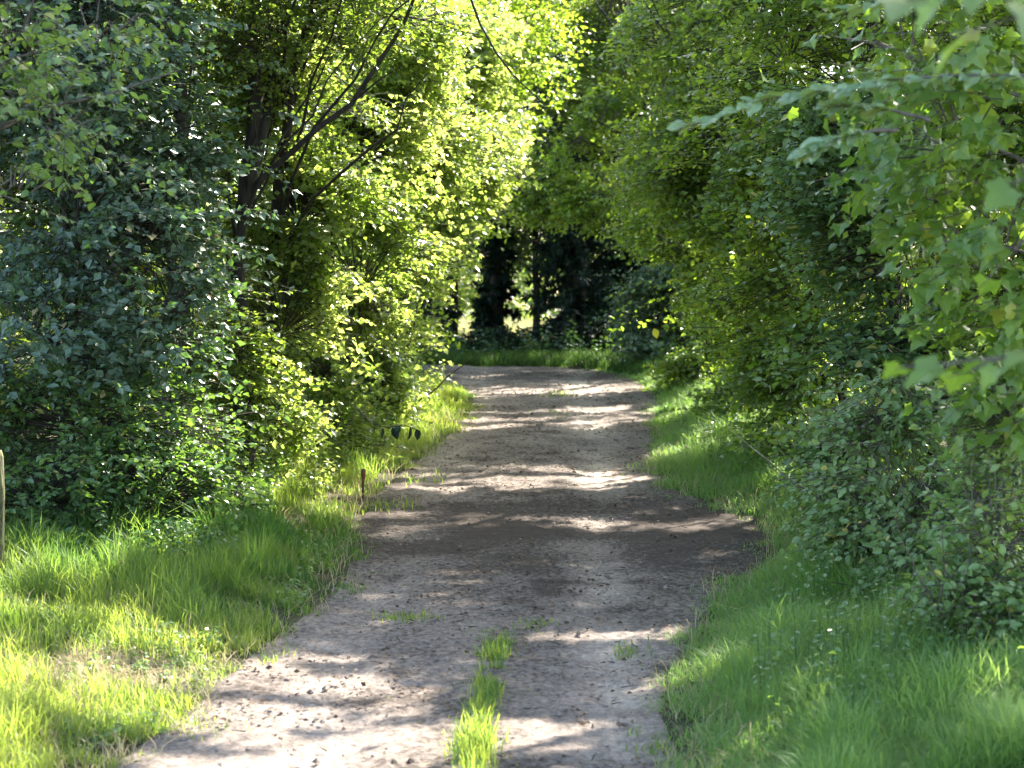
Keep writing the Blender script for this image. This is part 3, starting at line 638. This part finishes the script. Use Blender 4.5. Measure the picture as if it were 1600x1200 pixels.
# right verge
x, y = scatter(260000, .7, 5., 8.2, 31.5, 202)
ins = on_path(x, y); tuft = noise(np.c_[x, y], .2, 65); r = np.random.default_rng(3).random(len(x))
k = (ins < -.06 + .3 * np.random.default_rng(77).random(len(x)) ** 3 + .15 * (tuft - .4)) & (x > edge_r(y) - .4) & (x < edge_r(y) + 2.3) & (tuft + .6 * r > .35)
x, y, ins, tuft = x[k], y[k], ins[k], tuft[k]; n = len(x); r = np.random.default_rng(4).random(n)
h = (.09 + .17 * r + .08 * tuft) * np.clip(.36 - ins * 1.2, .22, 1.2) * (.6 + .8 * noise(np.c_[x, y], .25, 67))
o = blades('bank_grass', x, y, h, .0035 + .0003 * y, np.clip(.1 + .5 * noise(np.c_[x, y], .4, 66) + .4 * r, 0, 1), M_GRASSR, .75, 5)
tag(o, 'fine fresh green grass of the right bank', 'grass', kind='stuff')
# the far verge and woodland floor
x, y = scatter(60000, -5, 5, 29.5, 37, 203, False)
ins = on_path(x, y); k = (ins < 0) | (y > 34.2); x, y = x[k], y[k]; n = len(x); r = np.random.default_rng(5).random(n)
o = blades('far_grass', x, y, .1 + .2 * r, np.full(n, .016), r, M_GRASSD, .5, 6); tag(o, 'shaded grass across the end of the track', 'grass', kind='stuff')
# meadow beyond the wood
r_ = np.random.default_rng(6); x = -26 + 52 * r_.random(50000); y = 45 + 40 * r_.random(50000) ** 1.3; n = len(x)
o = blades('meadow_grass', x, y, .35 + .4 * r_.random(n), np.full(n, .06), r_.random(n), M_MEADOW, .4, 7); tag(o, 'pale sunlit meadow beyond the wood', 'meadow', kind='stuff')
# grass on the middle ridge of the track and scattered small tufts
def ridge(pxs, n, sp, hh, seed):
    r = np.random.default_rng(seed); q = np.array([G(*p_) for p_ in pxs]); t = r.random(n) * (len(q) - 1); i = t.astype(int)
    c = q[i] + (q[np.minimum(i + 1, len(q) - 1)] - q[i]) * (t - i)[:, None]
    return c[:, 0] + r.normal(size=n) * sp, c[:, 1] + r.normal(size=n) * sp * 1.2, hh * (.5 + .8 * r.random(n))
parts = [ridge([(735, 1280), (742, 1200), (752, 1130), (765, 1080), (775, 1020), (790, 980)], 1500, .10, .035, 21), ridge([(735, 1280), (742, 1200), (752, 1130), (765, 1080), (775, 1020)], 500, .2, .02, 22), ridge([(738, 1280), (742, 1200), (752, 1130), (765, 1080), (772, 1030)], 1500, .04, .11, 1), ridge([(735, 1200), (745, 1160)], 500, .05, .13, 2), ridge([(770, 1040), (785, 1005)], 260, .05, .09, 3),
         ridge([(600, 968), (665, 968)], 160, .07, .05, 4), ridge([(975, 1030), (990, 1015)], 80, .06, .045, 5), ridge([(820, 985), (850, 980)], 90, .06, .05, 6),
         ridge([(850, 648), (880, 650)], 160, .12, .06, 7), ridge([(860, 620), (880, 616)], 120, .12, .06, 8), ridge([(560, 770), (680, 745)], 200, .12, .08, 9),
         ridge([(560, 800), (640, 790)], 160, .1, .08, 10), ridge([(400, 1045), (440, 1030)], 50, .05, .08, 11), ridge([(250, 1130), (330, 1150)], 260, .1, .05, 12), ridge([(1000, 1150), (1040, 1190)], 120, .05, .06, 13)]
x = np.concatenate([a[0] for a in parts]); y = np.concatenate([a[1] for a in parts]); h = np.concatenate([a[2] for a in parts]); n = len(x)
k = noise(np.c_[x, y], .12, 74) * .6 + noise(np.c_[x, y], .3, 75) * .5 > .42; x, y, h = x[k], y[k], h[k]; n = len(x)
o = blades('ridge_grass', x, y, h, .0045 + .0003 * y, np.random.default_rng(8).random(n), M_GRASS, .35, 8, z=zprof(y) - .005); tag(o, 'grass strip and small tufts growing on the middle of the track', 'grass', kind='stuff')
# dry straw lying in the bare patch of the left verge
r_ = np.random.default_rng(9); n = 1800; x = bare_x + r_.normal(size=n) * .26; y = bare_y + r_.normal(size=n) * .34
o = blades('straw', x, y, .09 + .08 * r_.random(n), np.full(n, .006), r_.random(n), M_STRAW, 1.6, 9); tag(o, 'dry straw in the bare patch of the left verge', 'straw', kind='stuff')

r_ = np.random.default_rng(19); x, y = scatter(26000, -4.2, 4.2, 8.4, 24, 210); k = (on_path(x, y) < .06); x, y = x[k], y[k]; n = len(x)
o = blades('dry_stalks', x, y, .10 + .16 * r_.random(n), .003 + .0002 * y, r_.random(n), M_STRAW, .8, 19); tag(o, 'dry stalks and pale blades mixed through the grass of both verges', 'grass', kind='stuff')
# low herbs under the bushes on both banks
def cover(name, label, xf, y0, y1, n, sz, m, seed, hmax, tint=(.1, .8), tm=T_OVAL):
    r = np.random.default_rng(seed); y = y0 + (y1 - y0) * r.random(n); a, b = xf(y); x = a + (b - a) * r.random(n)
    k = (noise(np.c_[x, y], .35, seed) > .4) & (on_path(x, y) < -.12); x, y = x[k], y[k]; n = len(x)
    nl = 5; hh = hmax * (.3 + .7 * r.random(n)) * (.5 + noise(np.c_[x, y], .5, seed + 1))
    z = gz(x, y); P = np.c_[x, y, z + hh]; w_ = Wood(); w_.twigs(np.c_[x + r.normal(size=n) * .03, y + r.normal(size=n) * .03, z - .02], P, .0025, .0015)
    Q = np.repeat(P, nl, 0); D = r.normal(size=(len(Q), 3)); D[:, 2] = -.1 - .3 * r.random(len(Q)); Q[:, 2] -= np.tile(np.arange(nl), n) * .035 * (hmax / .3)
    N = np.array([0, 0, 1.]) + r.normal(size=Q.shape) * .35; st = tint[0] + (tint[1] - tint[0]) * r.random(len(Q))
    o = leaves(name, Q, D, N, sz * (.6 + .7 * r.random(len(Q))), st, tm, m, None, (0, 0, 0)); tag(o, label, 'undergrowth', kind='stuff')
    st_ = w_.build('stalks', M_BRAMBLE, o, (0, 0, 0))
cover('nettles', 'dark nettles and herbs along the foot of the left thicket', lambda y: (np.full_like(y, -4.6), edge_l(y) - .75), 13.6, 17.5, 3600, .055, M_BRAMBLE, 301, .32, (0, .5))
cover('herbs', 'pale herbs growing through the grass of the right bank', lambda y: (edge_r(y) + .45, edge_r(y) + 2.4), 9, 20, 2600, .04, M_BRAMBLE, 302, .34, (.2, 1))
cover('far_herbs', 'small herbs under the bushes at the far right of the track', lambda y: (edge_r(y) + .5, edge_r(y) + 2.2), 20, 31, 2200, .06, M_BROAD, 303, .4, (.2, 1), T_SIMPLE)
cover('clover', 'low clover and plantain leaves among the grass of the left verge', lambda y: (edge_l(y) - 2.4, edge_l(y) + .1), 9, 17, 3500, .035, M_BRAMBLE, 306, .10, (.2, 1))
cover('wood_herbs', 'dark herbs at the edge of the wood across the end of the track', lambda y: (np.full_like(y, -5.), np.full_like(y, 4.5)), 33.6, 37.5, 3000, .09, M_DARK, 305, .6, (0, .5), T_SIMPLE)
cover('hedge_herbs', 'herbs at the foot of the backlit hazels', lambda y: (edge_l(y) - 1.8, edge_l(y) - .4), 17, 29, 2200, .055, M_HAZEL, 304, .35, (.2, 1), T_SIMPLE)

# dead leaves and clods on the track
r_ = np.random.default_rng(10); n = 14000; y = 8.5 + 22 * r_.random(n) ** 1.2; x = edge_l(y) + (edge_r(y) - edge_l(y)) * r_.random(n)
k = noise(np.c_[x, y], .5, 71) * .6 + noise(np.c_[x, y], .15, 72) * .4 > .52; x, y = x[k], y[k]; n = len(x)
D = np.c_[r_.normal(size=(n, 2)), r_.normal(size=n) * .15]
o = leaves('leaf_litter', np.c_[x, y, zprof(y) + .022 + .012 * r_.random(n)], D, np.array([0, 0, 1.]) + r_.normal(size=(n, 3)) * .35, .012 + .035 * r_.random(n) ** 2, r_.random(n) ** 2, T_SIMPLE, M_LITTER, None, (0, 0, 0))
tag(o, 'small dead leaves scattered over the track', 'leaf litter', kind='stuff')
def clods():
    r = np.random.default_rng(12); n = 1500; y = 8.5 + 21 * r.random(n) ** 1.1; x = edge_l(y) + .1 + (edge_r(y) - edge_l(y) - .2) * r.random(n)
    k = noise(np.c_[x, y], .4, 73) > .5; x, y = x[k], y[k]; n = len(x)
    T = np.array([(1, 0, 0), (-1, 0, 0), (0, 1, 0), (0, -1, 0), (0, 0, .8), (0, 0, -.5), (.6, .6, .35), (-.6, .5, .4)])
    Fs = np.array([(0, 6, 4), (6, 2, 4), (2, 7, 4), (7, 1, 4), (1, 3, 4), (3, 0, 4), (0, 2, 6), (2, 1, 7), (0, 3, 5), (3, 1, 5), (1, 2, 5), (2, 0, 5)])
    s_ = (.006 + .016 * r.random(n) ** 3)[:, None, None]
    V = np.c_[x, y, zprof(y) + .014][:, None] + T[None] * s_ * (.6 + .8 * r.random((n, 8, 3)))
    o = mesh_np('clods', V.reshape(-1, 3), [((np.arange(n) * 8)[:, None, None] + Fs[None]).reshape(-1, 3)], M_PATH, tint=[np.repeat(.1 + .5 * r.random(n), 12)])
    tag(o, 'small clods and pebbles on the track', 'pebbles', kind='stuff')
clods()
def sticks():
    r = np.random.default_rng(14); n = 420; y = 9 + 14 * r.random(n); x = edge_l(y) + .1 + (edge_r(y) - edge_l(y) - .2) * r.random(n)
    k = np.exp(-((x - .55) / .35) ** 2) + .35 > r.random(n); x, y = x[k], y[k]; n = len(x); a = r.random(n) * 3.14; L = .02 + .07 * r.random(n) ** 2
    A = np.c_[x, y, zprof(y) + .02]; w_ = Wood(); w_.twigs(A, A + np.c_[np.cos(a) * L, np.sin(a) * L, .01 * r.random(n)], .004, .002)
    tag(w_.build('twigs', M_BARK, None, (0, 0, 0)), 'small broken twigs and bark scraps lying on the track', 'twigs', kind='stuff')
sticks()

# ------------------------------------------------------------------ small single things
def stake():
    x, y = G(566, 778); z = float(zprof(y)); base = (x, y, z - .05)
    w_ = Wood(); w_.tube([(x, y, z - .05), (x + .002, y, z + .1), (x + .006, y, z + .2)], [.011, .012, .012], 8)
    root = empty('stake', base, 'short rusty red-brown stake at the left edge of the track', 'stake')
    w_.build('post', M_RUST, root, base)
    w2 = Wood(); w2.tube([(x + .006, y, z + .17), (x + .006, y, z + .2), (x + .007, y, z + .26), (x + .007, y, z + .265)], [.014, .022, .02, .001], 10); w2.build('cap', M_RUST, root, base)
stake()
def old_post():
    y = 13.; x = (-12 - 800) / F * y; z = float(gz(np.array([x]), np.array([y]))[0])
    base = (x, y, z)
    w_ = Wood(); w_.tube([(x, y, z - .1), (x + .01, y, z + .3), (x + .02, y, z + .6), (x + .015, y, z + .86), (x + .015, y, z + .9), (x + .01, y, z + .905)], [.062, .058, .055, .053, .04, .002], 12)
    o = w_.build('fence_post', M_MOSS, None, base); o.location = base; tag(o, 'weathered mossy wooden post cut off by the left edge', 'post')
old_post()
def lone_leaf():
    p_ = at(1022, 513, 26.4)
    o = leaves('yellow_leaf', p_[None] , np.array([[.3, 0, -1.]]), np.array([[.2, -1., .4]]), np.array([.15]), np.array([.5]), T_OVAL, M_YELLOW, None, p_)
    o.location = p_; tag(o, 'single bright yellow leaf hanging in front of the dogwood at the bend', 'leaf')
lone_leaf()
def dangling():
    y = 16.8; a = at(560, 640, y + .5); base = tuple(a)
    root = empty('hanging_twig', base, 'low twig with dark drooping leaves against the bright grass left of the track', 'twig')
    w_ = Wood(); c = np.array([a, at(580, 662, y + .2), at(605, 668, y), at(630, 664, y), at(652, 672, y)]); w_.tube(c, [.008, .006, .005, .004, .002], 5)
    P = np.array([at(597, 668, y), at(612, 668, y), at(640, 666, y), at(650, 670, y), at(588, 666, y), at(625, 665, y)])
    D = np.array([[-.1, 0, -1], [.5, 0, -1.], [-.1, 0, -1], [.15, .2, -1], [-.4, .1, -1], [-.6, 0, -1.]])
    leaves('leaves', P, D, np.array([[.9, -.4, .2], [.3, -.8, .6], [1., -.3, 0], [.6, -.8, .1], [-.7, -.4, .5], [-.3, -.9, .4]]), np.array([.10, .12, .13, .11, .07, .11]), np.zeros(6), T_OVAL, M_FIR, root, base)
    w_.build('stem', M_BARK, root, base)
dangling()
